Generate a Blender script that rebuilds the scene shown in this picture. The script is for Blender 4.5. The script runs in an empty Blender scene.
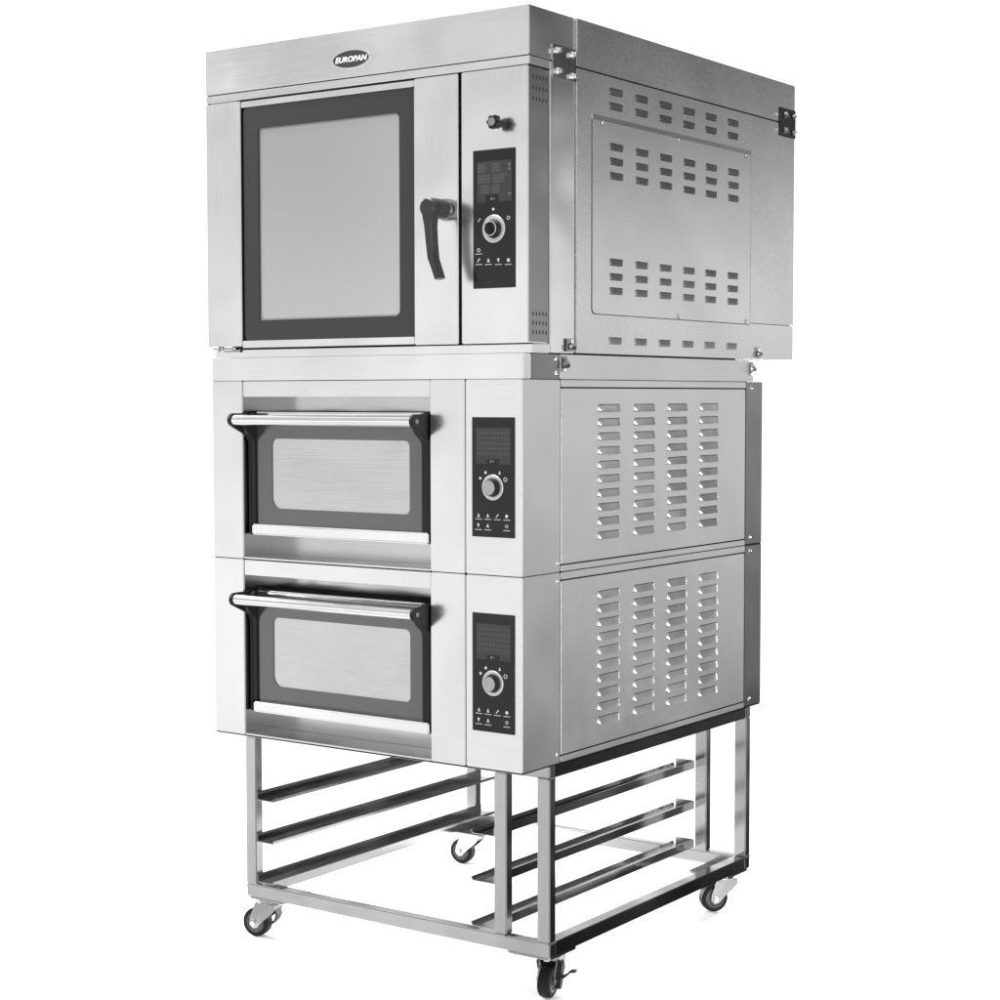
import bpy, bmesh, math, random
from mathutils import Vector, Matrix

random.seed(7)
scene = bpy.context.scene
COL = scene.collection
Z0 = 1.36            # height of the drawing's zero level above the floor

# ------------------------------------------------------------------ materials
def new_mat(name):
    m = bpy.data.materials.new(name); m.use_nodes = True
    nt = m.node_tree; b = nt.nodes['Principled BSDF']
    return m, nt, b

def steel(name, base, rough, brush=None, bump=0.0, rvar=0.05, cvar=0.03, grain=0.0, metallic=1.0, scale=40.0, spec=None, wave=0.006):
    """metal sheet: optional brushed direction ('X','Y','Z'), cloudy roughness, fine galvanised grain"""
    m, nt, b = new_mat(name); N, L = nt.nodes, nt.links
    tc = N.new('ShaderNodeTexCoord')
    b.inputs['Metallic'].default_value = metallic
    if spec is not None: b.inputs['Specular IOR Level'].default_value = spec
    # clouds: uneven polish
    n1 = N.new('ShaderNodeTexNoise'); n1.inputs['Scale'].default_value = 3.0; n1.inputs['Detail'].default_value = 4
    L.new(tc.outputs['Object'], n1.inputs['Vector'])
    mp = N.new('ShaderNodeMapping')
    s = {'X': (1.5, 60, 60), 'Y': (60, 1.5, 60), 'Z': (60, 60, 1.5), None: (scale, scale, scale)}[brush]
    mp.inputs['Scale'].default_value = s
    L.new(tc.outputs['Object'], mp.inputs['Vector'])
    n2 = N.new('ShaderNodeTexNoise'); n2.inputs['Scale'].default_value = 6.0; n2.inputs['Detail'].default_value = 5
    n2.inputs['Roughness'].default_value = 0.65
    L.new(mp.outputs['Vector'], n2.inputs['Vector'])
    # roughness
    r1 = N.new('ShaderNodeMapRange'); r1.inputs['To Min'].default_value = max(0.02, rough-rvar); r1.inputs['To Max'].default_value = rough+rvar
    r1.inputs['From Min'].default_value = .3; r1.inputs['From Max'].default_value = .7
    L.new(n1.outputs['Fac'], r1.inputs['Value'])
    r2 = N.new('ShaderNodeMath'); r2.operation = 'MULTIPLY_ADD'; r2.inputs[1].default_value = 0.10; 
    L.new(n2.outputs['Fac'], r2.inputs[0]); 
    r3 = N.new('ShaderNodeMath'); r3.operation = 'SUBTRACT'; r3.inputs[1].default_value = 0.05
    L.new(r1.outputs['Result'], r3.inputs[0]); L.new(r3.outputs[0], r2.inputs[2])
    L.new(r2.outputs[0], b.inputs['Roughness'])
    # colour
    c1 = N.new('ShaderNodeMapRange'); c1.inputs['From Min'].default_value = .3; c1.inputs['From Max'].default_value = .7
    c1.inputs['To Min'].default_value = base*(1-cvar-grain); c1.inputs['To Max'].default_value = base*(1+cvar+grain)
    L.new(n2.outputs['Fac'], c1.inputs['Value'])
    cc = N.new('ShaderNodeCombineColor')
    for k in range(3): L.new(c1.outputs['Result'], cc.inputs[k])
    L.new(cc.outputs['Color'], b.inputs['Base Color'])
    if wave:
        nw = N.new('ShaderNodeTexNoise'); nw.inputs['Scale'].default_value = 4.5; nw.inputs['Detail'].default_value = 1
        L.new(tc.outputs['Object'], nw.inputs['Vector'])
        bw = N.new('ShaderNodeBump'); bw.inputs['Strength'].default_value = 1.0; bw.inputs['Distance'].default_value = wave
        L.new(nw.outputs['Fac'], bw.inputs['Height']); L.new(bw.outputs['Normal'], b.inputs['Normal'])
    if bump:
        bp = N.new('ShaderNodeBump'); bp.inputs['Strength'].default_value = bump; bp.inputs['Distance'].default_value = 0.002
        L.new(n2.outputs['Fac'], bp.inputs['Height']); L.new(bp.outputs['Normal'], b.inputs['Normal'])
        if wave: L.new(bw.outputs['Normal'], bp.inputs['Normal'])
    return m

def plain(name, base, rough, metallic=0.0, spec=0.5, coat=0.0, noise=0.0):
    m, nt, b = new_mat(name)
    col = base if isinstance(base, tuple) else (base, base, base)
    b.inputs['Base Color'].default_value = (*col, 1)
    b.inputs['Roughness'].default_value = rough
    b.inputs['Metallic'].default_value = metallic
    b.inputs['Specular IOR Level'].default_value = spec
    b.inputs['Coat Weight'].default_value = coat
    if noise:
        N, L = nt.nodes, nt.links
        tc = N.new('ShaderNodeTexCoord'); n = N.new('ShaderNodeTexNoise'); n.inputs['Scale'].default_value = 900; n.inputs['Detail'].default_value = 3
        bp = N.new('ShaderNodeBump'); bp.inputs['Strength'].default_value = noise; bp.inputs['Distance'].default_value = 0.0006
        L.new(tc.outputs['Object'], n.inputs['Vector']); L.new(n.outputs['Fac'], bp.inputs['Height']); L.new(bp.outputs['Normal'], b.inputs['Normal'])
    return m

M = {}
M['front']   = steel('satin_steel_front', 0.80, 0.20, 'X', 0.02, 0.04, 0.02)
M['frontv']  = steel('satin_steel_vertical_grain', 0.80, 0.20, 'Z', 0.02, 0.04, 0.02)
M['deck']    = steel('brushed_steel_deck', 0.74, 0.22, 'X', 0.02, 0.05, 0.035)
M['column']  = steel('brushed_steel_column', 0.78, 0.32, 'X', 0.02, 0.05, 0.035)
M['side']    = steel('satin_steel_side', 0.82, 0.36, None, 0.0, 0.05, 0.015, scale=4, wave=0.0025)
M['galv']    = steel('galvanised_sheet', 0.70, 0.23, None, 0.0, 0.03, 0.04, 0.16, scale=48, wave=0.0012)
M['recess_shade']   = steel('shaded_recess_steel', 0.54, 0.20, 'X', 0.02, 0.05, 0.04)  # deck steel made darker: the door recess's shade put into the base colour
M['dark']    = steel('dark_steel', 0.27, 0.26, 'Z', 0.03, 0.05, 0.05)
M['tube']    = steel('square_tube_steel', 0.50, 0.14, 'Z', 0.02, 0.04, 0.05)
M['zinc']    = steel('zinc_plate', 0.36, 0.24, None, 0.05, 0.06, 0.05, scale=20)
M['chrome']  = steel('polished_tube', 0.88, 0.10, 'X', 0.0, 0.02, 0.01)
M['bolt']    = plain('bright_bolt', 0.85, 0.18, 1.0)
M['core']    = plain('shadow_core', 0.010, 0.7, spec=0.15)
M['black']   = plain('black_plastic', 0.006, 0.42, spec=0.3, noise=0.2)
M['lever']   = plain('dark_grey_lever', 0.032, 0.30, 0.4)
M['rubber']  = plain('black_rubber', 0.004, 0.55, spec=0.18)
M['hub']     = plain('grey_wheel_core', 0.05, 0.4)
M['ctrl']    = plain('black_control_glass', 0.010, 0.14, spec=0.3)
M['lcd']     = plain('dark_display', 0.030, 0.30, spec=0.35)
M['seg']     = plain('unlit_segments', 0.095, 0.4)
M['white']   = plain('white_print', 0.50, 0.5)
M['letters'] = plain('white_badge_letters', 0.75, 0.45)
M['ring']    = plain('silver_ring', 0.55, 0.32, 0.7)
M['badge']   = plain('badge_black', 0.030, 0.25)
M['knobface']= steel('turned_knob_face', 0.42, 0.30, None, 0.0, 0.02, 0.02)
_n = M['knobface'].node_tree; _t = _n.nodes.new('ShaderNodeTangent'); _t.direction_type = 'RADIAL'; _t.axis = 'Y'
_n.links.new(_t.outputs[0], _n.nodes['Principled BSDF'].inputs['Tangent']); _n.nodes['Principled BSDF'].inputs['Anisotropic'].default_value = 0.85
M['gframe']  = plain('dark_oven_glass', 0.030, 0.26, 0.0, spec=0.35, noise=0.15)
M['dglass']  = plain('grey_oven_glass', 0.040, 0.16, 0.0, spec=0.5, noise=0.08)
M['dglass'].node_tree.nodes['Principled BSDF'].inputs['IOR'].default_value = 1.95

def pane_mat(name, base, rough, ripple):
    m = steel(name, base, rough, 'X', ripple, 0.03, 0.05)
    return m
M['pane']    = plain('window_glass_upper', 0.56, 0.16, 0.9)
M['dpane']   = pane_mat('window_glass_rippled', 0.55, 0.20, 0.16)

def floor_mat():
    m, nt, b = new_mat('white_studio_paper')
    b.inputs['Base Color'].default_value = (.90, .90, .90, 1)
    b.inputs['Roughness'].default_value = 0.6; b.inputs['Specular IOR Level'].default_value = 0.3
    N, L = nt.nodes, nt.links
    tc = N.new('ShaderNodeTexCoord'); n = N.new('ShaderNodeTexNoise'); n.inputs['Scale'].default_value = 40
    r = N.new('ShaderNodeMapRange'); r.inputs['To Min'].default_value = .55; r.inputs['To Max'].default_value = .65
    L.new(tc.outputs['Object'], n.inputs['Vector']); L.new(n.outputs['Fac'], r.inputs['Value']); L.new(r.outputs['Result'], b.inputs['Roughness'])
    return m
M['paper'] = floor_mat()

# ------------------------------------------------------------------ mesh helpers
def append(bm, src):
    me = bpy.data.meshes.new('tmp'); src.to_mesh(me); src.free(); bm.from_mesh(me); bpy.data.meshes.remove(me)

def BM(): return bmesh.new()

def bx(bm, x0, x1, y0, y1, z0, z1, bev=0.0, mi=0, seg=2):
    t = bmesh.new()
    v = [t.verts.new((x, y, z)) for x in (x0, x1) for y in (y0, y1) for z in (z0, z1)]
    for f in ((0,1,3,2),(4,6,7,5),(0,4,5,1),(2,3,7,6),(0,2,6,4),(1,5,7,3)):
        t.faces.new([v[i] for i in f]).material_index = mi
    bmesh.ops.recalc_face_normals(t, faces=t.faces)
    if bev: bmesh.ops.bevel(t, geom=list(t.edges), offset=bev, segments=seg, affect='EDGES', clamp_overlap=True, material=-1)
    append(bm, t)

def to3(axis, a, u, v):
    # axis X: (u,v)=(y,z); Y: (u,v)=(x,z); Z: (u,v)=(x,y)
    return {'X': (a, u, v), 'Y': (u, a, v), 'Z': (u, v, a)}[axis]

def prism(bm, pts, axis, a0, a1, bev=0.0, mi=0, seg=2):
    t = bmesh.new()
    A = [t.verts.new(to3(axis, a0, *p)) for p in pts]; B = [t.verts.new(to3(axis, a1, *p)) for p in pts]
    n = len(pts)
    t.faces.new(A); t.faces.new(B[::-1])
    for i in range(n): t.faces.new((A[i], A[(i+1) % n], B[(i+1) % n], B[i]))
    for f in t.faces: f.material_index = mi
    bmesh.ops.recalc_face_normals(t, faces=t.faces)
    if bev:
        es = [e for e in t.edges if len(e.link_faces) == 2 and e.calc_face_angle() > 0.6]
        bmesh.ops.bevel(t, geom=es, offset=bev, segments=seg, affect='EDGES', clamp_overlap=True, material=-1)
    append(bm, t)

def rrect(u0, u1, v0, v1, r, n=6):
    """rounded rectangle; r = one radius or four (lower left, lower right, upper right, upper left)"""
    if not isinstance(r, (tuple, list)): r = (r,)*4
    pts = []
    for (cu, cv, a0, rr) in ((u0, v0, 180, r[0]), (u1, v0, 270, r[1]), (u1, v1, 0, r[2]), (u0, v1, 90, r[3])):
        sx = 1 if cu == u0 else -1; sy = 1 if cv == v0 else -1
        c = (cu+sx*rr, cv+sy*rr)
        for k in range(n+1):
            a = math.radians(a0+90*k/n); pts.append((c[0]+rr*math.cos(a), c[1]+rr*math.sin(a)))
    return pts

def ring_plate(bm, outer, inner, axis, a0, a1, mi=0):
    """plate with a hole: both loops have the same number of points"""
    t = bmesh.new(); n = len(outer)
    L = [[t.verts.new(to3(axis, a, *p)) for p in lp] for a in (a0, a1) for lp in (outer, inner)]
    for i in range(n):
        j = (i+1) % n
        t.faces.new((L[0][i], L[0][j], L[1][j], L[1][i])); t.faces.new((L[2][i], L[3][i], L[3][j], L[2][j]))
        t.faces.new((L[0][i], L[2][i], L[2][j], L[0][j])); t.faces.new((L[1][i], L[1][j], L[3][j], L[3][i]))
    for f in t.faces: f.material_index = mi
    bmesh.ops.remove_doubles(t, verts=t.verts, dist=1e-6)
    bmesh.ops.recalc_face_normals(t, faces=t.faces); append(bm, t)

def lathe(bm, prof, origin, axis, seg=32, mi=0):
    """prof: list of (radius, height along axis)"""
    ax = Vector(axis).normalized(); q = ax.to_track_quat('Z', 'Y'); o = Vector(origin)
    t = bmesh.new(); rows = []
    for r, h in prof:
        if r < 1e-6: rows.append([t.verts.new(o+ax*h)])
        else: rows.append([t.verts.new(o+q @ Vector((r*math.cos(2*math.pi*k/seg), r*math.sin(2*math.pi*k/seg), h))) for k in range(seg)])
    for a, b in zip(rows, rows[1:]):
        for k in range(seg):
            j = (k+1) % seg
            if len(a) == 1 and len(b) == 1: continue
            if len(a) == 1: t.faces.new((a[0], b[k], b[j]))
            elif len(b) == 1: t.faces.new((a[k], b[0], a[j]))
            else: t.faces.new((a[k], b[k], b[j], a[j]))
    for f in t.faces: f.material_index = mi
    bmesh.ops.recalc_face_normals(t, faces=t.faces); append(bm, t)

def cyl(bm, p0, p1, r, seg=20, mi=0, ch=0.0):
    p0, p1 = Vector(p0), Vector(p1); h = (p1-p0).length
    ch = min(ch, r*.5, h*.45)
    prof = [(0, 0), (r-ch, 0), (r, ch), (r, h-ch), (r-ch, h), (0, h)] if ch else [(0, 0), (r, 0), (r, h), (0, h)]
    lathe(bm, prof, p0, p1-p0, seg, mi)

def dome(bm, p, axis, r, h, seg=14, mi=0):
    lathe(bm, [(r, 0), (r*.95, h*.45), (r*.6, h*.85), (0, h)], p, axis, seg, mi)

def loft(bm, rings, mi=0):
    """closed sections with the same number of points, capped"""
    t = bmesh.new(); R = [[t.verts.new(p) for p in rg] for rg in rings]; n = len(R[0])
    for a, b in zip(R, R[1:]):
        for k in range(n): t.faces.new((a[k], a[(k+1) % n], b[(k+1) % n], b[k]))
    t.faces.new(R[0]); t.faces.new(R[-1][::-1])
    for f in t.faces: f.material_index = mi
    bmesh.ops.recalc_face_normals(t, faces=t.faces); append(bm, t)

def louver(bm, y, z, w, h, d, x, mi=0, slot_mi=1):
    """pressed vent on a sheet facing +X: a hooded scoop, flush at its upper edge, open at its lower lip"""
    t = bmesh.new(); nu, nv = 16, 7; G = []
    for i in range(nu+1):
        u = -1+2*i/nu
        au = abs(u)**0.75; sg = 1 if u > 0 else -1
        end = max(0.0, 1-au**6)**.5
        row = []
        for j in range(nv+1):
            v = j/nv
            lift = (1.06*v-.06*v**5)*end
            cut = .22*h*au**9                       # rounded lower corners
            row.append(t.verts.new((x+0.0003+d*lift, y+sg*au*w/2-sg*.10*h*v*au**6, z+h/2-h*v+cut*v)))
        G.append(row)
    for i in range(nu):
        for j in range(nv):
            f = t.faces.new((G[i][j], G[i+1][j], G[i+1][j+1], G[i][j+1])); f.material_index = mi; f.smooth = True
    B = [t.verts.new((x+0.0004, G[i][nv].co.y, G[i][nv].co.z)) for i in range(nu+1)]     # mouth under the lip
    for i in range(nu):
        t.faces.new((G[i][nv], G[i+1][nv], B[i+1], B[i])).material_index = slot_mi
    S0 = [t.verts.new((x+0.0005, G[i][0].co.y, z+h/2)) for i in range(nu+1)]               # sheared slit along the top
    S1 = [t.verts.new((x+0.0005, G[i][0].co.y, z+h/2+0.0015)) for i in range(nu+1)]
    for i in range(1, nu-1):
        t.faces.new((S0[i], S0[i+1], S1[i+1], S1[i])).material_index = slot_mi
    bmesh.ops.remove_doubles(t, verts=t.verts, dist=1e-6)
    bmesh.ops.recalc_face_normals(t, faces=t.faces); append(bm, t)

WORLD = {}
def obj(name, bm, mats, parent=None, label=None, angle=35, shift=True):
    if not isinstance(mats, (list, tuple)): mats = [mats]
    me = bpy.data.meshes.new(name)
    if shift:
        for v in bm.verts: v.co.z += Z0
    lo = Vector((min(v.co[i] for v in bm.verts) for i in range(3))); hi = Vector((max(v.co[i] for v in bm.verts) for i in range(3)))
    c = (lo+hi)/2
    for v in bm.verts: v.co -= c
    for f in bm.faces: f.smooth = True
    bm.to_mesh(me); bm.free()
    for m in mats: me.materials.append(m)
    me.set_sharp_from_angle(angle=math.radians(angle))
    o = bpy.data.objects.new(name, me); COL.objects.link(o)
    WORLD[o.name] = c
    wn = o.modifiers.new('weighted_normal', 'WEIGHTED_NORMAL'); wn.keep_sharp = True; wn.weight = 100
    if parent is not None:
        o.parent = parent; o.location = c-WORLD[parent.name]
    else: o.location = c
    if label: o['label'] = label
    return o

def thing(name, label, cat, loc, group=None):
    o = bpy.data.objects.new(name, None); COL.objects.link(o)
    o.empty_display_size = .1
    w = Vector(loc)+Vector((0, 0, Z0)); o.location = w; WORLD[o.name] = w
    o['label'] = label; o['category'] = cat
    if group: o['group'] = group
    return o

# ------------------------------------------------------------------ floor
bm = BM()
pts = rrect(-1.25, 0.06, .02, 1.35, .05, 8)
prism(bm, pts, 'Z', -1.36-.0006, -1.36, 0)
fl = obj('floor', bm, M['paper']); fl['kind'] = 'structure'

# ------------------------------------------------------------------ stand
LX0, LX1 = -.9217, 0.0; SY0, SY1 = .1083, 1.0830
TW, TD = .034, .0262
stand = thing('oven_stand', 'steel square tube stand on four casters, under the lower deck oven', 'stand', (-.46, .6, -1.36))
TZ0, TZ1 = -.842, -.8125; BZ0, BZ1 = -1.2500, -1.2170
def part(name, mats, parent, fn, **k):
    b = BM(); fn(b); return obj(name, b, mats, parent, **k)

# legs
for (x, y) in ((LX0, SY0), (LX1-TW, SY0), (LX0, SY1-TD), (LX1-TW, SY1-TD)):
    part('leg', M['tube'], stand, lambda b: bx(b, x, x+TW, y, y+TD, BZ1, TZ0, .0025))
for y in (SY0+.0005, SY1-TD-.0005):
    part('upright', M['tube'], stand, lambda b: bx(b, -.1533, -.1188, y, y+TD, BZ1, TZ0, .0025))
M['tubex'] = steel('square_tube_lengthwise', 0.50, 0.14, 'X', 0.02, 0.04, 0.05)
M['tubey'] = steel('square_tube_sideways', 0.50, 0.14, 'Y', 0.02, 0.04, 0.05)
M['tubeshade'] = steel('square_tube_dark_reflection', 0.07, 0.30, 'Y', 0.02, 0.04, 0.05)  # same tube steel; dark reflection on the top side rails painted as base colour
for nm, z0, z1 in (('top_rail', TZ0, TZ1), ('bottom_rail', BZ0, BZ1)):
    for y in (SY0, SY1-TD):
        part(nm, M['tubex'], stand, lambda b: bx(b, LX0, LX1, y, y+TD, z0, z1, .0025))
    for x in (LX0+.0008, LX1-TW-.0008):
        part(nm, M['tubeshade'] if nm == 'top_rail' else M['tubey'], stand, lambda b: bx(b, x, x+TW, SY0+TD-.0005, SY1-TD+.0005, z0, z1, .0025))
# weld beads at the front right corner
for (x, y, z) in ((-.017, .1078, BZ1), (.0004, .121, BZ1), (-.017, .1078, TZ0), (.0004, .121, TZ0), (-.136, .1078, BZ1), (.0004, 1.07, BZ1)):
    def weld(b):
        for k in range(7):
            t = (k-3)*.0042
            p = (x+t, y, z) if y < .11 else (x, y+t*.8, z)
            dome(b, p, (0, -1, .1) if y < .11 else (1, 0, .1), .0028, .0011, 8)
    part('weld_bead', M['zinc'], stand, weld)
# tray rails: three L profiles on each side
for zt, zb in ((-.9800, -1.0015), (-1.0872, -1.1085), (-1.1905, -1.2115)):
    def left_rail(b):
        xw = LX0+TW+.0003
        prism(b, [(xw, zt), (xw+.002, zt), (xw+.002, zb+.002), (xw+.052, zb+.002), (xw+.052, zb+.0075), (xw+.0535, zb+.0075), (xw+.0535, zb), (xw, zb)], 'Y', SY0+.004, SY1-.002, .0006)
    part('tray_rail', M['tubey'], stand, left_rail)
for zt, zb in ((-.9730, -.9935), (-1.0840, -1.1040), (-1.1892, -1.2100)):
    def right_rail(b):
        # web on the uprights' inner faces, shelf flange at its foot with a small upturned lip
        o = [(-.1537, zt), (-.1556, zt), (-.1556, zb+.0018), (-.2150, zb+.0018), (-.2185, zb+.0095), (-.2202, zb+.0090), (-.2165, zb), (-.1537, zb)]
        prism(b, o, 'Y', SY0+.003, SY1-.030, .0004)
        bx(b, -.2100, -.1560, SY1-.0320, SY1-.0305, zb+.002, zb+.022, .0004)
    part('tray_rail', M['tubey'], stand, right_rail)

# casters
def caster(px, py, trail, brake):
    """swivel caster hanging from z=-1.25; trail = direction in which the wheel trails the pivot"""
    tz = Vector((trail[0], trail[1], 0)).normalized(); nrm = Vector((-tz.y, tz.x, 0))
    Mx = Matrix(((tz.x, nrm.x, 0, px), (tz.y, nrm.y, 0, py), (0, 0, 1, -1.2504), (0, 0, 0, 1)))
    def place(b): bmesh.ops.transform(b, matrix=Mx, verts=b.verts); return b
    R = .0370; wc = Vector((.032, 0, -.1096+R))
    b = BM()
    cyl(b, (0, 0, -.006), (0, 0, -.014), .030, 28, 0, .002)
    cyl(b, (0, 0, -.013), (0, 0, -.021), .025, 28, 0, .002)
    prism(b, rrect(-.027, .030, -.0225, .0225, .008), 'Z', -.026, -.0195, .001)
    for s in (-1, 1):            # fork cheeks
        y0 = s*.0195; y1 = s*.0222
        prism(b, [(-.030, -.020), (.029, -.020), (.033, -.034), (.0445, -.062), (.0455, -.076), (.036, -.0865), (.024, -.0845), (.006, -.066), (-.014, -.050), (-.028, -.036)], 'Y', min(y0, y1), max(y0, y1), .0006)
        cyl(b, (wc.x, s*.0220, wc.z), (wc.x, s*.0275, wc.z), .0068, 6, 1)
        cyl(b, (wc.x, s*.0220, wc.z), (wc.x, s*.0235, wc.z), .0095, 18, 0, .0005)
    # curved front web joining the cheeks
    prism(b, [(-.027, -.021), (-.027, -.034), (-.012, -.044), (-.010, -.041), (-.023, -.032), (-.023, -.021)], 'Y', -.0195, .0195, 0)
    place(b)
    # square mounting plate stays in line with the stand
    pl = BM(); sx = 1 if px > -.4 else -1; sy = 1 if py > .5 else -1
    cx = (LX1-.062) if sx > 0 else (LX0+.062); cy = (SY1-.062) if sy > 0 else (SY0+.062)
    prism(pl, rrect(cx-.060, cx+.060, cy-.060, cy+.060, .012), 'Z', -1.2562, -1.2506, .0008)
    for dx in (-.042, .042):
        for dy in (-.042, .042):
            cyl(pl, (cx+dx, cy+dy, -1.2625), (cx+dx, cy+dy, -1.2550), .0078, 6, 1)
    append(b, pl)
    root = obj('caster', b, [M['zinc'], M['bolt']], stand)
    # tyre and core
    b = BM(); lathe(b, [(.0255, -.0145), (.033, -.0150), (.0362, -.0125), (R, -.008), (R, .008), (.0362, .0125), (.033, .0150), (.0255, .0145), (.0255, -.0145)], wc, (0, 1, 0), 40); place(b)
    obj('tyre', b, M['rubber'], root)
    b = BM()
    lathe(b, [(0, -.0165), (.009, -.0165), (.0095, -.013), (.020, -.0115), (.022, -.0142), (.0258, -.0142), (.0258, .0142), (.022, .0142), (.020, .0115), (.0095, .013), (.009, .0165), (0, .0165)], wc, (0, 1, 0), 36); place(b)
    obj('wheel_core', b, M['hub'], root)
    if brake:
        b = BM()
        side = brake
        if brake == 1:
            loft(b, [[(-.004, -.014, -.028), (-.004, .014, -.028), (-.006, .014, -.034), (-.006, -.014, -.034)],
                     [(-.026, -.014, -.032), (-.026, .014, -.032), (-.026, .014, -.039), (-.026, -.014, -.039)],
                     [(-.034, -.013, -.046), (-.034, .013, -.046), (-.027, .013, -.047), (-.027, -.013, -.047)],
                     [(-.026, -.011, -.064), (-.026, .011, -.064), (-.021, .011, -.062), (-.021, -.011, -.062)],
                     [(-.013, -.010, -.076), (-.013, .010, -.076), (-.010, .010, -.073), (-.010, -.010, -.073)]])
        if brake == 2:      # side bracket with its release lever
            prism(b, [(.008, -.027), (.028, -.027), (.034, -.040), (.040, -.070), (.046, -.084), (.030, -.090), (.022, -.082), (.016, -.060), (.004, -.044)], 'Y', .0225, .0330, .002)
            bx(b, -.010, .022, -.0165, .0240, -.0395, -.0300, .002)
            loft(b, [[(.016, .0320, -.060), (.026, .0320, -.060), (.026, .0320, -.069), (.016, .0320, -.069)],
                     [(.016, .0430, -.054), (.025, .0430, -.054), (.025, .0430, -.060), (.016, .0430, -.060)],
                     [(.015, .0520, -.045), (.025, .0520, -.045), (.025, .0520, -.051), (.015, .0520, -.051)],
                     [(.013, .0640, -.044), (.027, .0640, -.044), (.027, .0640, -.049), (.013, .0640, -.049)]])
            prism(b, [(-.018, -.030), (.020, -.030), (.016, -.052), (-.004, -.060), (-.018, -.050)], 'Y', -.0330, -.0160, .002)
        else:
            loft(b, [[(-.020, -.022, -.034), (-.008, -.022, -.034), (-.008, -.022, -.042), (-.020, -.022, -.042)],
                     [(-.024, -.036, -.030), (-.012, -.036, -.030), (-.012, -.036, -.036), (-.024, -.036, -.036)]])
        place(b)
        obj('brake_pedal', b, M['black'], root)
    return root
caster(-.885, .150, (-.97, -.20), 1)
caster(-.051, .198, (.24, -.97), 2)
caster(-.047, 1.030, (-.66, -.75), 0)
caster(-.885, 1.035, (-1, -.10), 0)

# ------------------------------------------------------------------ deck ovens
A1, A2, A3 = -.821, -.2503, -.1536
DT, DB = .0526, -.3785
def ctl_xy(px, py):   # photo measure on the upper deck oven's control glass
    return (-.133+(px-472.5)*.1135/42.2, -.0306-(py-417)*.2634/120.4)

def icon(bm, x, z, y, kind, s=.0038, mi=0):
    t = .0004
    if kind == 'ring': ring_plate(bm, [(x+s*math.cos(a), z+s*math.sin(a)) for a in [2*math.pi*k/18 for k in range(18)]], [(x+s*.68*math.cos(a), z+s*.68*math.sin(a)) for a in [2*math.pi*k/18 for k in range(18)]], 'Y', y-t, y, mi)
    elif kind == 'dot': prism(bm, [(x+s*math.cos(a), z+s*math.sin(a)) for a in [2*math.pi*k/18 for k in range(18)]], 'Y', y-t, y, 0, mi)
    elif kind == 'bell': prism(bm, [(x-s, z-s), (x+s, z-s), (x+s*.45, z-s*.1), (x+s*.4, z+s*.7), (x, z+s), (x-s*.4, z+s*.7), (x-s*.45, z-s*.1)], 'Y', y-t, y, 0, mi)
    elif kind == 'lamp': prism(bm, [(x-s*.3, z-s), (x+s*.3, z-s), (x+s*.35, z-s*.1), (x+s*.85, z+s*.4), (x+s*.6, z+s), (x-s*.6, z+s), (x-s*.85, z+s*.4), (x-s*.35, z-s*.1)], 'Y', y-t, y, 0, mi)
    elif kind == 'tool': prism(bm, [(x-s, z-s), (x-s*.4, z-s), (x+s*.3, z+s*.05), (x+s, z+s*.2), (x+s*.9, z+s*.95), (x+s*.2, z+s*.9), (x-s*.2, z+s*.1), (x-s, z-s*.6)], 'Y', y-t, y, 0, mi)
    elif kind == 'bar': prism(bm, [(x-s*.9, z-s*.07), (x+s*.9, z-s*.07), (x+s*.9, z+s*.07), (x-s*.9, z+s*.07)], 'Y', y-t, y, 0, mi)

def swoosh(bm, x, z, y, s, mi=0):
    pts = []
    n = 10
    out = [(x-s+.55*s*math.cos(a), z+.55*s*math.sin(a)) for a in [math.radians(60+240*k/n) for k in range(n+1)]]
    inn = [(x-s+.34*s*math.cos(a), z+.34*s*math.sin(a)) for a in [math.radians(60+240*k/n) for k in range(n+1)]]
    prism(bm, out+inn[::-1], 'Y', y-.0004, y, 0, mi)
    prism(bm, [(x-s*.5, z), (x+.1*s, z+.28*s), (x+s*1.2, z-.12*s), (x+.1*s, z+.08*s)], 'Y', y-.0004, y, 0, mi)

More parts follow.
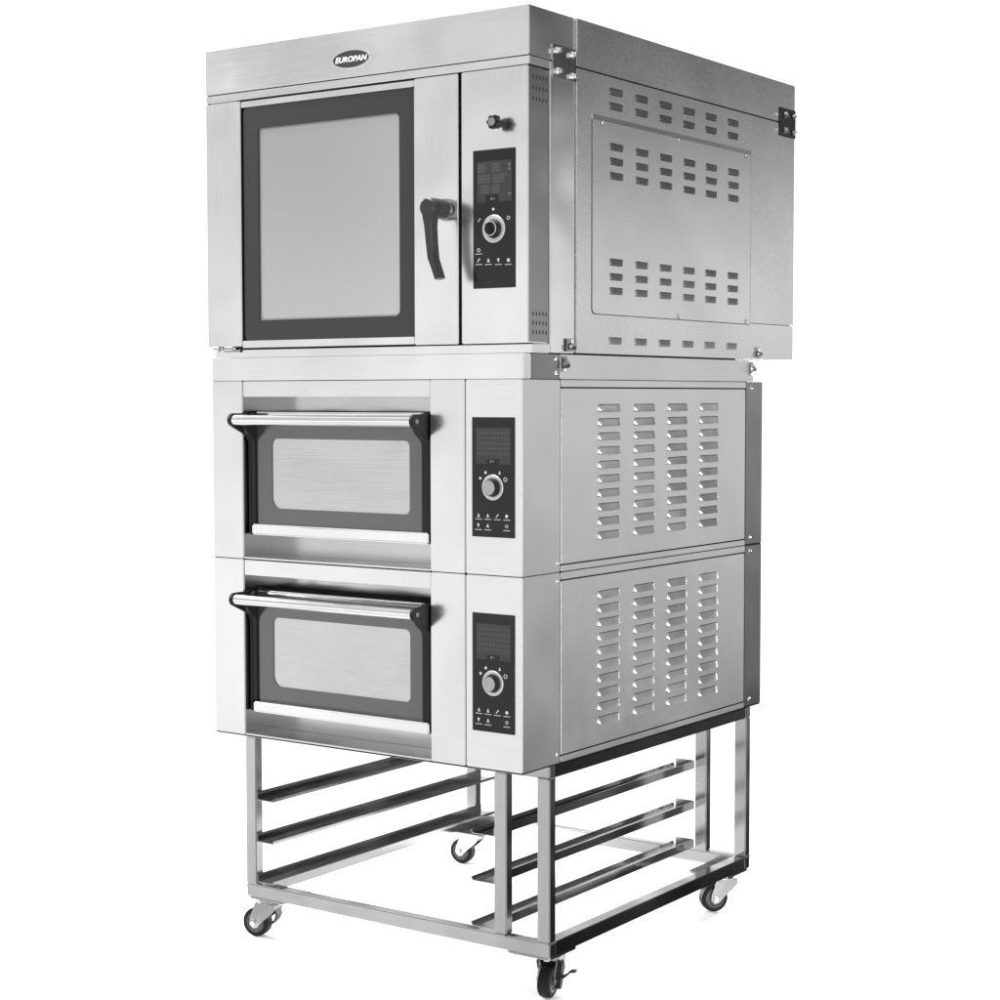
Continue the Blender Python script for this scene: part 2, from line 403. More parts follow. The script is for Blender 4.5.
def deck_oven(dz, label, front_bolts):
    t = thing('deck_oven', label, 'oven', (-.46, .55, DB+dz), 'stacked deck ovens')
    def P(name, mats, fn, parent=t, **k):
        b = BM(); fn(b)
        for v in b.verts: v.co.z += dz
        return obj(name, b, mats, parent, **k)
    # carcass
    def body(b):
        bx(b, -.9145, -.0055, .1045, 1.0440, DB, DT, .0002, 1)
        bx(b, -.9185, -.0025, .0030, 1.1390, DB-.0030, DB+.0030, 0, 1)
        bx(b, -.9200, -.9150, .1005, 1.0450, DB, DT, .001, 0)
    P('body', [M['side'], M['core']], body)
    def surround(b):
        bx(b, -.9200, A1, 0, .100, DB+.0004, DT-.0004, .0018)
        bx(b, A2, A3-.0004, 0, .100, DB+.0004, DT-.0004, .0018)
        bx(b, A1+.0006, A2-.0006, .0022, .100, .0145, DT-.0010, .0015)
        bx(b, A1+.0004, A2-.0004, .0012, .0995, DB+.0004, DB+.0040, .0008)
    P('front_surround', M['deck'], surround)
    def recess_shade(b):  # back wall plus thin jamb plates added to carry the painted shade
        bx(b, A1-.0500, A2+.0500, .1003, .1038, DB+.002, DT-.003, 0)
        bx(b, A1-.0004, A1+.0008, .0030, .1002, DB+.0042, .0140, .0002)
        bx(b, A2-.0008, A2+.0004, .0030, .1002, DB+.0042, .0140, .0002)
    P('shaded_recess_walls', M['recess_shade'], recess_shade)
    def column(b):
        bx(b, A3+.0012, 0, 0, .1530, DB+.0004, DT-.0004, .0022)
    col = P('control_column', M['column'], column)
    # side sheet with its pressed vents
    def side(b):
        bx(b, -.0050, -.0006, .1566, 1.0425, -.3615, .0325, .0016)
        for y in (.360, .5215, .6815, .8440):
            for i in range(10): louver(b, y, -.0130-i*.03275, .098, .0165, .0074, -.0006)
    P('side_panel', [M['side'], M['core']], side)
    def trims(b):
        bx(b, -.0050, -.0004, .1566, 1.0440, .0362, DT-.0006, .001)
        bx(b, -.0050, -.0004, .1566, 1.0440, DB+.0006, -.3650, .001)
    P('side_trim', M['side'], trims)
    P('rear_cover', M['dark'], lambda b: bx(b, -.9200, -.0010, 1.0458, 1.1415, DB+.0003, DT-.0003, .0020))
    for y, z in [(1.0745, .0363), (1.0745, -.3601)]:
        P('bolt', M['bolt'], lambda b: dome(b, (-.0012, y, z), (1, 0, 0), .0058, .0035))
    for y, z in ([(.1405, -.3587), (.1405, .0330)] if front_bolts else [(.1405, -.3587)]):
        P('bolt', M['bolt'], lambda b: dome(b, (-.0004, y, z), (1, 0, 0), .0050, .0030))
    # door
    GX0, GX1 = -.7930, -.2780
    def dbody(b):
        bx(b, GX0, GX1, .026, .098, -.317, -.0200, .002)
    door = P('door', M['core'], dbody)
    gz0, gz1 = -.2935, -.0345
    px0, px1, pz0, pz1 = -.7450, -.3245, -.2545, -.0862
    def gf(b):
        rad = (.026, .014, .014, .016)
        inn = rrect(px0, px1, pz0, pz1, rad, 7)
        n = 8
        out = []
        for (u, v) in ((GX0+.0003, gz0), (GX1-.0003, gz0), (GX1-.0003, gz1), (GX0+.0003, gz1)): out += [(u, v)]
        # spread outer points along the edges to pair with the inner loop
        o2 = []
        per = len(inn)
        for i, (u, v) in enumerate(inn):
            fu = (u-px0)/(px1-px0); fv = (v-pz0)/(pz1-pz0)
            c = i // 8
            corner = out[c]; k = i % 8
            tt = (k-3.5)/3.5
            nxt, prv = out[(c+1) % 4], out[(c-1) % 4]
            f = .12
            if tt < 0: o2.append((corner[0]+(prv[0]-corner[0])*f*(-tt), corner[1]+(prv[1]-corner[1])*f*(-tt)))
            else: o2.append((corner[0]+(nxt[0]-corner[0])*f*tt, corner[1]+(nxt[1]-corner[1])*f*tt))
        # exact corners
        ring_plate(b, o2, inn, 'Y', .0200, .0255)
    P('glass_frame', M['dglass'], gf, door)
    def pane(b): prism(b, rrect(px0-.003, px1+.003, pz0-.003, pz1+.003, .016), 'Y', .0228, .0254, 0)
    P('window_pane', M['dpane'], pane, door)
    P('bottom_rail', M['frontv'], lambda b: bx(b, GX0-.0005, -.2570, -.0010, .0300, -.3185, -.2930, .0035, 0, 3), door)
    P('top_trim', M['chrome'], lambda b: bx(b, GX0+.0004, GX1-.0004, .0150, .0250, -.0342, -.0222, .0030, 0, 3), door)
    cy, cz, cr = -.0440, -.0408, .0158
    def prof():
        p = [(.055, -.0195), (.020, -.0195), (-.010, cz+cr)]
        for k in range(11):
            a = math.radians(90+ (152)*k/10); p.append((cy+cr*math.cos(a), cz+cr*math.sin(a)))
        p += [(-.010, -.0735), (.006, -.0840), (.0125, -.0920), (.0145, -.1010), (.0145, -.3190), (.055, -.3190)]
        return p
    def prof2():
        return [(.055, -.0195), (.012, -.0235), (-.022, -.0560), (-.010, -.0720), (.006, -.0830), (.0125, -.0910), (.0147, -.1010), (.0147, -.2925), (.055, -.2925)]
    for s in (0, 1):
        def cap(b):
            if s == 0:
                prism(b, prof(), 'X', -.8157, -.8065, .0012); prism(b, prof2(), 'X', -.8066, GX0-.0003, .0008)
            else:
                prism(b, prof(), 'X', -.2652, -.2560, .0012); prism(b, prof2(), 'X', GX1-.0080, -.2651, .0008)
                cyl(b, (-.2562, cy+.002, cz), (-.2540, cy+.002, cz), .0054, 20, 1, .0008)
                bx(b, -.2541, -.2536, cy-.0015, cy+.0055, cz-.0006, cz+.0006, 0, 2)
        P('handle_bracket', [M['black'], M['zinc'], M['core']], cap, door)
    P('handle', M['chrome'], lambda b: cyl(b, (-.8068, cy, cz), (-.2649, cy, cz), .0122, 40), door)
    # control glass
    def glass(b): prism(b, rrect(-.1330, -.0193, -.2943, -.0306, .001), 'Y', -.0020, .0006, .0005)
    cg = P('control_panel', M['ctrl'], glass)
    y = -.00205
    def disp(b):
        x0, z1 = ctl_xy(476.5, 427.5); x1, z0 = ctl_xy(511.2, 464)
        tx0, tz = ctl_xy(487.5, 459); tx1, _ = ctl_xy(500, 459)
        prism(b, [(x0, z0), (tx0, z0), (tx0, tz), (tx1, tz), (tx1, z0), (x1, z0), (x1, z1), (x0, z1)], 'Y', y-.0003, y, 0, 0)
        for i in range(1, 12):      # unlit liquid-crystal cells
            xx = x0+(x1-x0)*i/12
            bx(b, xx-.0003, xx+.0003, y-.0005, y-.0003, tz+.002, z1-.002, 0, 1)
        for i in range(1, 6):
            zz = tz+(z1-tz)*i/6
            bx(b, x0+.002, x1-.002, y-.0007, y-.0005, zz-.0004, zz+.0004, 0, 1)
    M_lcd = [M['lcd'], M['seg']]
    P('display', M_lcd, disp, cg)
    def ic(k, j, kd, sz=.0038, under=None):
        def fn(b):
            x, z = ctl_xy(k, j); icon(b, x, z, y, kd, sz)
            if under:
                x, z = ctl_xy(k, under); icon(b, x, z, y, 'bar', .0098)
        P('printed_icon', M['white'], fn, cg)
    for k, kd in ((479.2, 'bell'), (488.4, 'bell'), (497.8, 'tool'), (507.2, 'dot')): ic(k, 515.8, kd, .0038, 519.6)
    for k, kd in ((478.9, 'lamp'), (488.4, 'bell'), (507.2, 'ring')): ic(k, 525.9, kd, .0038, 530.3)
    for k, j, kd in ((481, 478.5, 'dot'), (486.2, 472.6, 'dot'), (500.2, 472.4, 'bell'), (505.9, 479.2, 'ring')): ic(k, j, kd, .0034 if kd != 'ring' else .0048)
    x, z = ctl_xy(493.4, 461.4)
    P('printed_logo', M['white'], lambda b: swoosh(b, x, z, y, .0040), cg)
    kx, kz = ctl_xy(493.4, 487.4)
    def ring(b): lathe(b, [(.0203, 0), (.0203, .0022), (.0215, .0030), (.0270, .0030), (.0284, .0018), (.0284, 0)], (kx, y+.0004, kz), (0, -1, 0), 48)
    P('dial_ring', M['ring'], ring, cg)
    def knob(b):
        lathe(b, [(.0198, 0), (.0198, .003), (.0180, .0045), (.0170, .0150), (.0158, .0162)], (kx, y+.0004, kz), (0, -1, 0), 44, 0)
        lathe(b, [(.0158, .0162), (.0148, .0166), (.0070, .0163), (0, .0162)], (kx, y+.0004, kz), (0, -1, 0), 44, 1)
    P('dial_knob', [M['black'], M['knobface']], knob, cg)
    return t
deck_oven(0, 'stainless steel deck oven directly beneath the riser plinth and tall glass door oven', False)
deck_oven(-.4325, 'stainless steel deck oven resting on the tube stand with casters', True)

# ------------------------------------------------------------------ riser plinth
riser = thing('riser_plinth', 'low steel riser plinth clamped between the top oven and the deck ovens', 'plinth', (-.46, .55, .0528))
RB, RT = .0524, .1083
part('front_cover', M['front'], riser, lambda b: bx(b, -.9200, .0040, -.0005, .0300, RB+.0010, RT, .0020))
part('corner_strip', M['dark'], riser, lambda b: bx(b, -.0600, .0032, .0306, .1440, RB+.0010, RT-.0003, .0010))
part('side_panel', M['side'], riser, lambda b: prism(b, [(.1452, RB+.0010), (1.0770, RB+.0010), (1.0790, RB+.014), (1.0500, RT-.0003), (.1452, RT-.0003)], 'X', -.0600, .0040, .0012))
part('core', M['core'], riser, lambda b: [bx(b, -.9150, -.0610, .0310, 1.0500, RB+.0012, RT-.0010, .001), bx(b, -.9190, .0012, .0030, 1.0440, RB-.0006, RB+.0022, 0)])
for z in (.0970, .0660):
    part('bolt', M['bolt'], riser, lambda b: dome(b, (.0030, .1295, z), (1, 0, 0), .0062, .0040))

# ------------------------------------------------------------------ convection oven
UY = .0161; UX = .0066; US = .0115
top = thing('convection_oven', 'tall steel convection oven with large glass door, at the top of the stack', 'oven', (-.47, .65, .1083))
def P(name, mats, fn, parent=top, **k):
    b = BM(); fn(b); return obj(name, b, mats, parent, **k)
UB = .1122
def ubody(b):
    bx(b, -.9420, UX-.0045, .1010, 1.2955, UB+.001, .8480, .001, 1)
    bx(b, -.9480, -.9425, .1000, 1.2960, UB, .8545, .001, 0)
    bx(b, -.9420, UX-.0050, 1.2957, 1.2972, UB+.001, .8480, .0005, 0)
    bx(b, -.9000, -.0300, .2000, 1.0400, RT-.0006, UB+.0012, 0, 1)
P('body', [M['galv'], M['core']], ubody)
P('base_ledge', M['front'], lambda b: bx(b, -.9380, UX-.0008, .0300, .1000, .1098, .1285, .0018))
P('corner_strip', M['frontv'], lambda b: bx(b, -.0400, UX+.0006, .0985, .1985, UB-.0010, .7470, .0022))
# hood over the door
def hood(b):
    bx(b, -.9487, UX, UY, .1990, .7490, .8550, .0022)
    bx(b, -.9400, UX-.0005, .1992, 1.2950, .8482, .8535, .0005)
hd = P('hood', M['front'], hood)
P('hood_strip', [M['front'], M['core']], lambda b: [bx(b, -.9483, UX+.0004, UY+.0012, .0975, .7290, .7466, .0015), bx(b, -.9465, UX-.0030, UY+.0060, .0970, .7255, .7495, 0, 1)])
P('hood_side', M['galv'], lambda b: bx(b, UX-.0060, US, .2000, 1.2975, .7490, .8548, .0014))
# badge
bc = (-.4860, .7895)
def badge(b):
    el = lambda a, c: [(bc[0]+a*math.cos(2*math.pi*k/56), bc[1]+c*math.sin(2*math.pi*k/56)) for k in range(56)]
    prism(b, el(.0535, .0195), 'Y', UY-.0022, UY+.0005, .0004, 0)
    ring_plate(b, el(.0575, .0218), el(.0533, .0193), 'Y', UY-.0026, UY+.0005, 1)
bg = P('badge', [M['badge'], M['bolt']], badge)
def lettering(body, size, mat, parent, name, x, z, width, yy, shear=0.24, offset=.032):
    cu = bpy.data.curves.new('lettering', 'FONT'); cu.body = body; cu.size = 1; cu.shear = shear; cu.offset = offset
    cu.extrude = 0.02; cu.align_x = 'CENTER'; cu.align_y = 'CENTER'; cu.space_character = 1.02
    to = bpy.data.objects.new('lettering', cu); COL.objects.link(to)
    bpy.context.view_layer.update()
    me = bpy.data.meshes.new_from_object(to.evaluated_get(bpy.context.evaluated_depsgraph_get()))
    bpy.data.objects.remove(to); bpy.data.curves.remove(cu)
    b = BM(); b.from_mesh(me); bpy.data.meshes.remove(me)
    xs = [v.co.x for v in b.verts]; ys = [v.co.y for v in b.verts]; w = max(xs)-min(xs); h = max(ys)-min(ys)
    mx, my = (max(xs)+min(xs))/2, (max(ys)+min(ys))/2
    for v in b.verts:
        u, vv, e = v.co
        v.co = Vector((x+(u-mx)*width/w, yy-.0004-e*.012, z+(vv-my)*size/h))
    return obj(name, b, mat, parent)
lettering('EUROPAN', .0130, M['letters'], bg, 'badge_lettering', bc[0]+.001, bc[1], .0950, UY-.0022)

# door
def stiles(b):
    bx(b, -.9486, -.8350, UY, .0930, .1370, .7262, .0020)
    bx(b, -.3062, -.1830, UY, .0930, .1312, .7262, .0020)
    bx(b, -.8340, -.3066, UY+.0015, .0930, .7100, .7240, .0015)
    bx(b, -.8340, -.3066, UY+.0005, .0930, .1330, .1500, .0015)
dr = P('door', M['frontv'], stiles)
wx0, wx1, wz0, wz1 = -.7830, -.3512, .1985, .6565
def gf(b):
    X0, X1, Zb, Zt = -.8285, -.3072, .1506, .7094
    inn = rrect(wx0, wx1, wz0, wz1, (.004, .014, .014, .006), 7)
    out = [(X0, Zb), (X1, Zb), (X1, Zt), (X0, Zt)]
    o2 = []
    for i in range(len(inn)):
        c = i//8; k = i % 8; tt = (k-3.5)/3.5; f = .10
        q = out[(c+1) % 4] if tt > 0 else out[(c-1) % 4]
        o2.append((out[c][0]+(q[0]-out[c][0])*f*abs(tt), out[c][1]+(q[1]-out[c][1])*f*abs(tt)))
    ring_plate(b, o2, inn, 'Y', UY+.0050, UY+.0120)
P('glass_frame', M['gframe'], gf, dr)
P('window_bead', M['zinc'], lambda b: ring_plate(b, rrect(wx0-.002, wx1+.002, wz0-.002, wz1+.002, .012, 7), rrect(wx0+.004, wx1-.004, wz0+.004, wz1-.004, .010, 7), 'Y', UY+.0084, UY+.0118), dr)
P('window_pane', M['pane'], lambda b: prism(b, rrect(wx0-.001, wx1+.001, wz0-.001, wz1+.001, .006), 'Y', UY+.0100, UY+.0117, 0), dr)
P('door_backing', M['core'], lambda b: bx(b, -.8338, -.3068, UY+.0125, .0920, .1510, .7090, 0), dr)
def hinge(b):
    prism(b, rrect(-.940, -.865, .020, .055, .008), 'Z', .1300, .1340, .0006)
    cyl(b, (-.925, .037, .1240), (-.925, .037, .1368), .0085, 18, 0, .001)
    prism(b, rrect(-.915, -.840, .030, .070, .010), 'Z', .1235, .1270, .0006)
    cyl(b, (-.850, .034, .1225), (-.850, .034, .1345), .0060, 14, 1, .001)
P('hinge', [M['zinc'], M['black']], hinge, dr)
def hinge2(b):
    prism(b, rrect(-.935, -.850, .019, .060, .006), 'Z', .7266, .7286, .0004)
P('hinge', [M['dark']], hinge2, dr)
# lever handle
HX, HZ = -.2125, .4290
def hcollar(b): lathe(b, [(0, -.001), (.0245, -.001), (.0245, .010), (.0225, .016), (.0215, .024)], (HX, UY, HZ), (0, -1, 0), 36, 0)
hb = P('handle_collar', M['dark'], hcollar, dr)
def lever(b):
    lathe(b, [(.0222, .018), (.0222, .054), (.0205, .060)], (HX, UY, HZ), (0, -1, 0), 36, 0)
    yf, yb = -.0600, -.0350
    # grip: sections from the hub down to the bent tip
    S = [(HX, HZ+.0000, .0175, 0), (HX+.0005, HZ-.020, .0145, 0), (HX+.0015, HZ-.040, .0108, 0), (HX+.0050, HZ-.080, .0096, 0), (HX+.0090, HZ-.112, .0090, 0), (HX+.0150, HZ-.126, .0080, .2), (HX+.0270, HZ-.1565, .0072, .3)]
    rings = []
    for (x, z, w, k) in S:
        dx, dz_ = (math.cos(k), math.sin(k))
        rg = []
        for (u, y) in ((-1, yf+.003), (-.75, yf), (.75, yf), (1, yf+.003), (1, yb-.002), (.7, yb), (-.7, yb), (-1, yb-.002)):
            rg.append((x+u*w*dx, y, z+u*w*dz_*.9))
        rings.append(rg)
    loft(b, rings, 0)
    lathe(b, [(.0200, -.0400-UY+.0161), (.0200, .0745), (.0178, .0768), (0, .0770)], (HX, UY, HZ), (0, -1, 0), 40, 0)
P('handle_lever', M['lever'], lever, dr)

# control housing
def housing(b):
    bx(b, -.1742, UX-.0020, UY, .0955, .1312, .7268, .0022)
ch = P('control_housing', M['frontv'], housing)
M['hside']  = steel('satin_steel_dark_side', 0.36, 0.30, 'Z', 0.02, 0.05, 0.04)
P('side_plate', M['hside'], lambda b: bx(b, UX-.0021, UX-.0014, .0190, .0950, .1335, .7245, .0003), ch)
for zs in ((.7040, .6805, .6570), (.1945, .1745, .1545)):
    def vents(b):
        for z0 in zs:
            for i in range(5):
                y = .0345+i*.0128
                prism(b, rrect(y-.0018, y+.0018, z0-.0044, z0+.0044, .0016, 3), 'X', UX-.0030, UX-.0011, 0)
    P('vent_holes', M['core'], vents, ch)
def star(b):
    n = 48; kx, kz = -.0665, .6070
    out = []
    for k in range(n):
        a = 2*math.pi*k/n; r = .0142+.0020*math.cos(6*a); out.append((kx+r*math.cos(a), kz+r*math.sin(a)))
    prism(b, out, 'Y', UY-.0350, UY-.0160, .002, 0)
    lathe(b, [(.0085, -.0005), (.0085, .017)], (kx, UY, kz), (0, -1, 0), 20, 0)
    lathe(b, [(.0095, .0340), (.0090, .0362), (0, .0364)], (kx, UY, kz), (0, -1, 0), 24, 1)
P('vent_knob', [M['black'], M['zinc']], star, ch)
cgl = P('control_panel', M['ctrl'], lambda b: prism(b, rrect(-.1405, -.0284, .2516, .5531, .001), 'Y', UY-.0020, UY+.0006, .0005))
def cx(px, py):
    fx = (px-473.5)/42; yt = 151.2-4.2*fx; yb_ = 288.7-1.4*fx
    return (-.1405+.1121*fx, .5531-.3015*(py-yt)/(yb_-yt))
yy = UY-.00205
def seven(b, x, z, w, h, mi=1):
    k = .16*w
    for (u0, u1, v0, v1) in ((.16, .84, 1, .92), (.16, .84, .54, .46), (.16, .84, .08, 0)):
        bx(b, x+u0*w, x+u1*w, yy-.0005, yy-.0003, z+v1*h, z+v0*h, 0, mi)
    for u in (0, .84):
        for v0, v1 in ((.08, .46), (.54, .92)):
            bx(b, x+u*w, x+(u+.16)*w, yy-.0005, yy-.0003, z+v0*h, z+v1*h, 0, mi)
def disp(b):
    x0, z1 = -.1296, .5280; x1, z0 = -.0368, .4390
    prism(b, [(x0, z0), (-.1060, z0), (-.1060, z0+.016), (-.0720, z0+.016), (-.0720, z0), (x1, z0), (x1, z1), (x0, z1)], 'Y', yy-.0003, yy, 0, 0)
    w, h = .0085, .0175
    for x in (-.126, -.1155, -.088, -.0775): seven(b, x, .5050, w, h)
    for x in (-.126, -.1155, -.105, -.0865, -.076, -.0655): seven(b, x, .4810, w, h)
    for x in (-.118, -.1075, -.089, -.0785): seven(b, x, .4580, w, h)
    bx(b, -.0938, -.0915, yy-.0005, yy-.0003, .4885, .4908, 0, 1)
    for z in (.4620, .4700): bx(b, -.0955, -.0935, yy-.0005, yy-.0003, z, z+.0022, 0, 1)
    icon(b, -.0510, .4965, yy-.0003, 'ring', .0026, 1)
    for z in (.505, .515, .452): bx(b, -.0460, -.0400, yy-.0005, yy-.0003, z, z+.006, 0, 1)
P('display', [M['lcd'], M['seg']], disp, cgl)
def ic(k, j, kd, sz=.0040, under=None):
    def fn(b):
        x, z = cx(k, j); icon(b, x, z, yy, kd, sz)
        if under:
            x, z = cx(k, under); icon(b, x, z, yy, 'bar', .0098)
    P('printed_icon', M['white'], fn, cgl)
ic(494, 209, 'dot', .0030); ic(479.8, 220, 'tool'); ic(509, 217.6, 'ring', .0042); ic(479.2, 250, 'ring', .0042, 253.8)
for k, kd in ((479.2, 'tool'), (489, 'bell'), (499, 'lamp'), (509, 'dot')): ic(k, 260, kd, .0040, 264.3)
x, z = cx(494.2, 198.5)
P('printed_logo', M['white'], lambda b: swoosh(b, x, z, yy, .0042), cgl)
kx, kz = cx(494.5, 228.6)
P('dial_ring', M['ring'], lambda b: lathe(b, [(.0205, 0), (.0205, .0022), (.0220, .0030), (.0288, .0030), (.0303, .0018), (.0303, 0)], (kx, yy+.0004, kz), (0, -1, 0), 48), cgl)
def uknob(b):
    lathe(b, [(.0196, 0), (.0196, .004), (.0175, .006), (.0165, .014), (.0150, .0155), (0, .0157)], (kx, yy+.0004, kz), (0, -1, 0), 44, 0)
    lathe(b, [(.0160, .0145), (.0160, .0152), (.0150, .0157), (.0143, .0157)], (kx, yy+.0004, kz), (0, -1, 0), 44, 1)
    q = Matrix.Rotation(math.radians(-35), 4, 'Y')
    t2 = BM(); bx(t2, -.0030, .0030, yy-.0215, yy-.0140, -.0130, .0130, .0014, 0)
    bmesh.ops.transform(t2, matrix=Matrix.Translation((kx, 0, kz)) @ q, verts=t2.verts); append(b, t2)
P('dial_knob', [M['black'], M['ring']], uknob, cgl)

# side sheets
cols = (.3675, .4825, .5960, .7110, .8235, .9415)
def main_side(b):
    prism(b, [(.2000, UB), (1.2960, UB), (1.2960, .2052), (1.0400, .2052), (1.0400, .7452), (.2000, .7452)], 'X', UX-.0060, US, .0012)
    for y in cols:
        for z in (.7122, .6793, .1422): louver(b, y, z, .060, .0150, .0022, US)
P('side_panel', [M['galv'], M['core']], main_side)
P('rear_side_panel', M['galv'], lambda b: bx(b, UX-.0060, US, 1.0416, 1.2970, .2068, .7452, .0012))
def access(b):
    pts = rrect(.2635, 1.0385, .2030, .6415, (.012, .002, .002, .002), 5)
    prism(b, pts, 'X', US-.0010, US+.0018, .0008)
    prism(b, rrect(.2615, 1.0385, .2012, .6415, (.013, .001, .001, .001), 5), 'X', US-.0010, US+.0004, 0, 1)
    # folded upper edge
    t = bmesh.new()
    v = [t.verts.new(p) for p in ((US+.0018, .2640, .6412), (US+.0018, 1.0380, .6412), (US+.0013, 1.0380, .6525), (US+.0013, .2640, .6525), (US-.001, .2640, .6412), (US-.001, 1.0380, .6412), (US-.001, 1.0380, .6525), (US-.001, .2640, .6525))]
    for f in ((0,1,2,3), (4,7,6,5), (0,3,7,4), (1,5,6,2), (3,2,6,7), (0,4,5,1)): t.faces.new([v[i] for i in f])
    bmesh.ops.recalc_face_normals(t, faces=t.faces); append(b, t)
    for y in cols:
        for z in (.5868, .5535, .5205, .3230, .2896, .2570): louver(b, y, z, .060, .0150, .0022, US+.0018)
ap = P('access_panel', [M['galv'], M['core']], access)
for y, z in ((.3050, .6365), (.6565, .6365), (1.0080, .6365), (.6580, .2095), (1.0140, .2095)):
    def ascrew(b):
        dome(b, (US+.0018, y, z), (1, 0, 0), .0042, .0030, 12, 0)
        lathe(b, [(.0055, .0002), (.0055, .0006), (.0043, .0006)], (US+.0018, y, z), (1, 0, 0), 14, 1)
    P('screw', [M['bolt'], M['core']], ascrew, ap)
# bolted joint plates between hood and sides
def jplate(b):
    bx(b, UX-.0010, UX+.0030, .1050, .1975, .7130, .7850, .0008, 0)
    for y, z in ((.1225, .7720), (.1850, .7715), (.1240, .7275), (.1850, .7245)):
        cyl(b, (UX+.0028, y, z), (UX+.0060, y, z), .0075, 18, 1, .0008)
        cyl(b, (UX+.0058, y, z), (UX+.0150, y, z), .0058, 6, 1)
P('joint_plate', [M['tube'], M['bolt']], jplate)
def jplate2(b):
    bx(b, US-.0008, US+.0030, 1.2030, 1.2970, .7120, .7875, .0010, 0)
    for y, z in ((1.2260, .7700), (1.2780, .7700), (1.2260, .7290), (1.2780, .7270)):
        cyl(b, (US+.0028, y, z), (US+.0060, y, z), .0080, 18, 0, .0008)
        cyl(b, (US+.0058, y, z), (US+.0130, y, z), .0055, 6, 1)
P('joint_plate', [M['black'], M['bolt']], jplate2)
# clamp catches: keeper on the oven, latch on the plinth
def keeper(y, x, parent):
    def fn(b):
        bx(b, x-.0005, x+.0022, y-.013, y+.013, .1150, .1440, .0008, 0)
        cyl(b, (x+.0015, y+.002, .1365), (x+.0080, y+.002, .1365), .0052, 14, 1, .001)
        prism(b, [(x+.002, .119), (x+.010, .119), (x+.013, .126), (x+.009, .131), (x+.002, .131)], 'Y', y-.006, y+.009, .0008, 2)
        cyl(b, (x+.009, y-.009, .1260), (x+.009, y+.011, .1260), .0030, 12, 1)
    return P('latch_keeper', [M['zinc'], M['bolt'], M['dark']], fn, parent)
keeper(.172, UX+.0045, top); keeper(1.083, US, top)
def catch(y, x):
    def fn(b):
        bx(b, x-.0005, x+.0020, y-.012, y+.012, .0700, .1050, .0008, 0)
        prism(b, [(x+.0015, .0760), (x+.0120, .0790), (x+.0140, .0860), (x+.0060, .0980), (x+.0015, .1000)], 'Y', y-.008, y+.008, .0010, 2)
        cyl(b, (x+.0090, y-.011, .0870), (x+.0090, y+.011, .0870), .0030, 12, 1)
        cyl(b, (x+.0015, y, .0735), (x+.0065, y, .0735), .0046, 12, 1, .001)
    part('latch_catch', [M['zinc'], M['bolt'], M['dark']], riser, fn)
catch(.158, .0040); catch(1.062, .0040)

# ------------------------------------------------------------------ studio surroundings
w = bpy.data.worlds.new('World'); scene.world = w; w.use_nodes = True
nt = w.node_tree; N, L = nt.nodes, nt.links
for n in list(N): N.remove(n)
out = N.new('ShaderNodeOutputWorld'); bgn = N.new('ShaderNodeBackground'); L.new(bgn.outputs[0], out.inputs[0])
tc = N.new('ShaderNodeTexCoord'); sep = N.new('ShaderNodeSeparateXYZ'); L.new(tc.outputs['Generated'], sep.inputs[0])
def dotn(v):
    d = N.new('ShaderNodeVectorMath'); d.operation = 'DOT_PRODUCT'; d.inputs[1].default_value = v; L.new(tc.outputs['Generated'], d.inputs[0]); return d.outputs['Value']
def srange(sock, a, b, c=0, d=1):
    m = N.new('ShaderNodeMapRange'); m.interpolation_type = 'SMOOTHSTEP'
    for k, v in (('From Min', a), ('From Max', b), ('To Min', c), ('To Max', d)): m.inputs[k].default_value = v
    L.new(sock, m.inputs['Value']); return m.outputs['Result']
def ramp(sock, stops):     # stops: (z, value); z in -1..1
    m = N.new('ShaderNodeMapRange'); m.inputs['From Min'].default_value = -1; m.inputs['From Max'].default_value = 1
    L.new(sock, m.inputs['Value'])
    r = N.new('ShaderNodeValToRGB'); L.new(m.outputs['Result'], r.inputs['Fac'])
    r.color_ramp.interpolation = 'EASE'
    els = r.color_ramp.elements
    while len(els) < len(stops): els.new(.5)
    for e, (z, v) in zip(els, stops): e.position = (z+1)/2; e.color = (v, v, v, 1)
    return r.outputs['Color']
def mix(f, a, b):
    m = N.new('ShaderNodeMix'); m.data_type = 'RGBA'
    L.new(f, m.inputs['Factor']); L.new(a, m.inputs['A']); L.new(b, m.inputs['B']); return m.outputs['Result']
ez = sep.outputs['Z']
general = ramp(ez, [(-1, 1.0), (-.30, 1.05), (-.10, 1.0), (.04, .92), (.12, .75), (.22, .55), (.45, .6), (1, .9)])
rightback = ramp(ez, [(-1, 1.3), (-.82, 1.3), (-.66, .05), (-.26, .015), (-.20, .10), (-.15, .46), (-.04, .56), (.05, 1.05), (.113, .52), (.16, .17), (.21, .07), (.43, .06), (.50, 1.1), (1, 1.1)])
vb = dotn((-.574, .819, 0))
surround = N.new('ShaderNodeRGB'); surround.outputs[0].default_value = (1.15, 1.15, 1.15, 1)
ws = srange(dotn((.574, .819, 0)), .55, .74)
def mul(a, b):
    m = N.new('ShaderNodeMath'); m.operation = 'MULTIPLY'; L.new(a, m.inputs[0]); L.new(b, m.inputs[1]); return m.outputs[0]
dx = sep.outputs['X']
low_left = mul(mul(srange(dx, -.57, -.70, 0, .32), srange(ez, .0, -.12)), srange(ez, -.36, -.20))       # brighter low on the far left
high_right = mul(srange(dx, -.66, -.54, 0, .28), srange(ez, -.02, .06))     # and higher up towards the middle
gain = N.new('ShaderNodeMath'); gain.operation = 'ADD'; L.new(low_left, gain.inputs[0]); L.new(high_right, gain.inputs[1])
g1 = N.new('ShaderNodeMath'); g1.operation = 'ADD'; g1.inputs[1].default_value = 1.0; L.new(gain.outputs[0], g1.inputs[0])
un = N.new('ShaderNodeTexNoise'); un.inputs['Scale'].default_value = 5.0; un.inputs['Detail'].default_value = 2.0
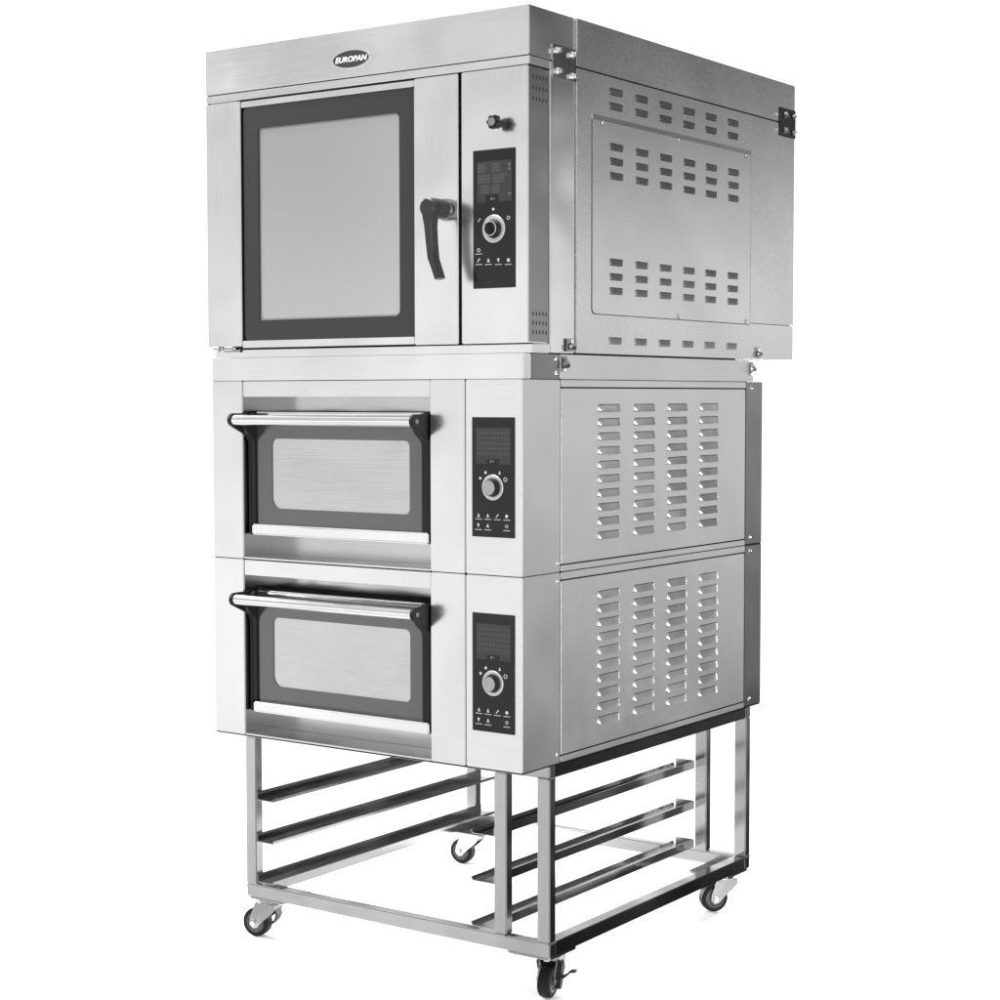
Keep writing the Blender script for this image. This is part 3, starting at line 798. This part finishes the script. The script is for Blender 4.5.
um = N.new('ShaderNodeMapping'); um.inputs['Scale'].default_value = (1.6, 1.6, .8); L.new(tc.outputs['Generated'], um.inputs['Vector']); L.new(um.outputs['Vector'], un.inputs['Vector'])
uneven = srange(un.outputs['Fac'], .35, .65, .72, 1.18)
gv = N.new('ShaderNodeVectorMath'); gv.operation = 'SCALE'; L.new(general, gv.inputs[0]); L.new(mul(g1.outputs[0], uneven), gv.inputs['Scale'])
general = gv.outputs['Vector']
c = mix(srange(vb, .10, .40), general, surround.outputs[0])
c = mix(ws, c, rightback)
back = ramp(ez, [(-1, 1.3), (.215, 1.3), (.27, .50), (.5, .45), (1, .8)])
c = mix(srange(vb, .80, .92), c, back)
L.new(c, bgn.inputs['Color']); bgn.inputs['Strength'].default_value = 1.0

def area(name, loc, target, sx, sy, energy):
    l = bpy.data.lights.new(name, 'AREA'); l.shape = 'RECTANGLE'; l.size = sx; l.size_y = sy; l.energy = energy
    o = bpy.data.objects.new(name, l); COL.objects.link(o); o.location = loc
    o.rotation_euler = (Vector(target)-Vector(loc)).to_track_quat('-Z', 'Y').to_euler(); return o
area('floor_fill_overhead', (-.9, .3, 4.8), (-.5, .5, 0), 3.0, 3.0, 420)  # added overhead fill that brings the floor up to white
area('softbox_key', (-4.2, -1.2, 3.4), (-.4, .3, 1.0), 1.2, 1.2, 110)
area('floor_fill_left', (-4.0, 1.2, .7), (-.4, .6, 0), 1.0, 2.2, 560)  # added fill out of frame, whitens the floor beneath the stand
area('floor_fill_right', (3.4, -.9, .8), (-.4, .6, 0), 1.0, 2.0, 150)  # added fill out of frame, lifts the remaining floor shadows
area('floor_fill_back', (-.9, 5.2, .7), (-.4, .6, 0), 2.0, 1.0, 440)  # added fill from behind, brightens the floor through the open stand

# ------------------------------------------------------------------ camera
yaw, pitch, roll = 0.6112234, -0.0566474, -0.0009552
f = Vector((-math.sin(yaw)*math.cos(pitch), math.cos(yaw)*math.cos(pitch), math.sin(pitch)))
r = Vector((math.cos(yaw), math.sin(yaw), 0)); u = r.cross(f)
r, u = r*math.cos(roll)+u*math.sin(roll), -r*math.sin(roll)+u*math.cos(roll)
cam = bpy.data.cameras.new('camera'); co = bpy.data.objects.new('camera', cam); COL.objects.link(co)
mw = Matrix((r, u, -f)).transposed().to_4x4(); mw.translation = Vector((2.233707, -3.271642, .014975+Z0))
co.matrix_world = mw
cam.sensor_fit = 'HORIZONTAL'; cam.sensor_width = 36; cam.lens = 36*1827.867/1000; cam.clip_end = 200; cam.clip_start = .05
scene.camera = co
scene.render.engine = 'CYCLES'
scene.cycles.use_denoising = True
scene.cycles.max_bounces = 10; scene.cycles.glossy_bounces = 8
vs = scene.view_settings
vs.view_transform = 'Standard'; vs.look = 'None'; vs.exposure = 0; vs.gamma = 1; vs.use_curve_mapping = False
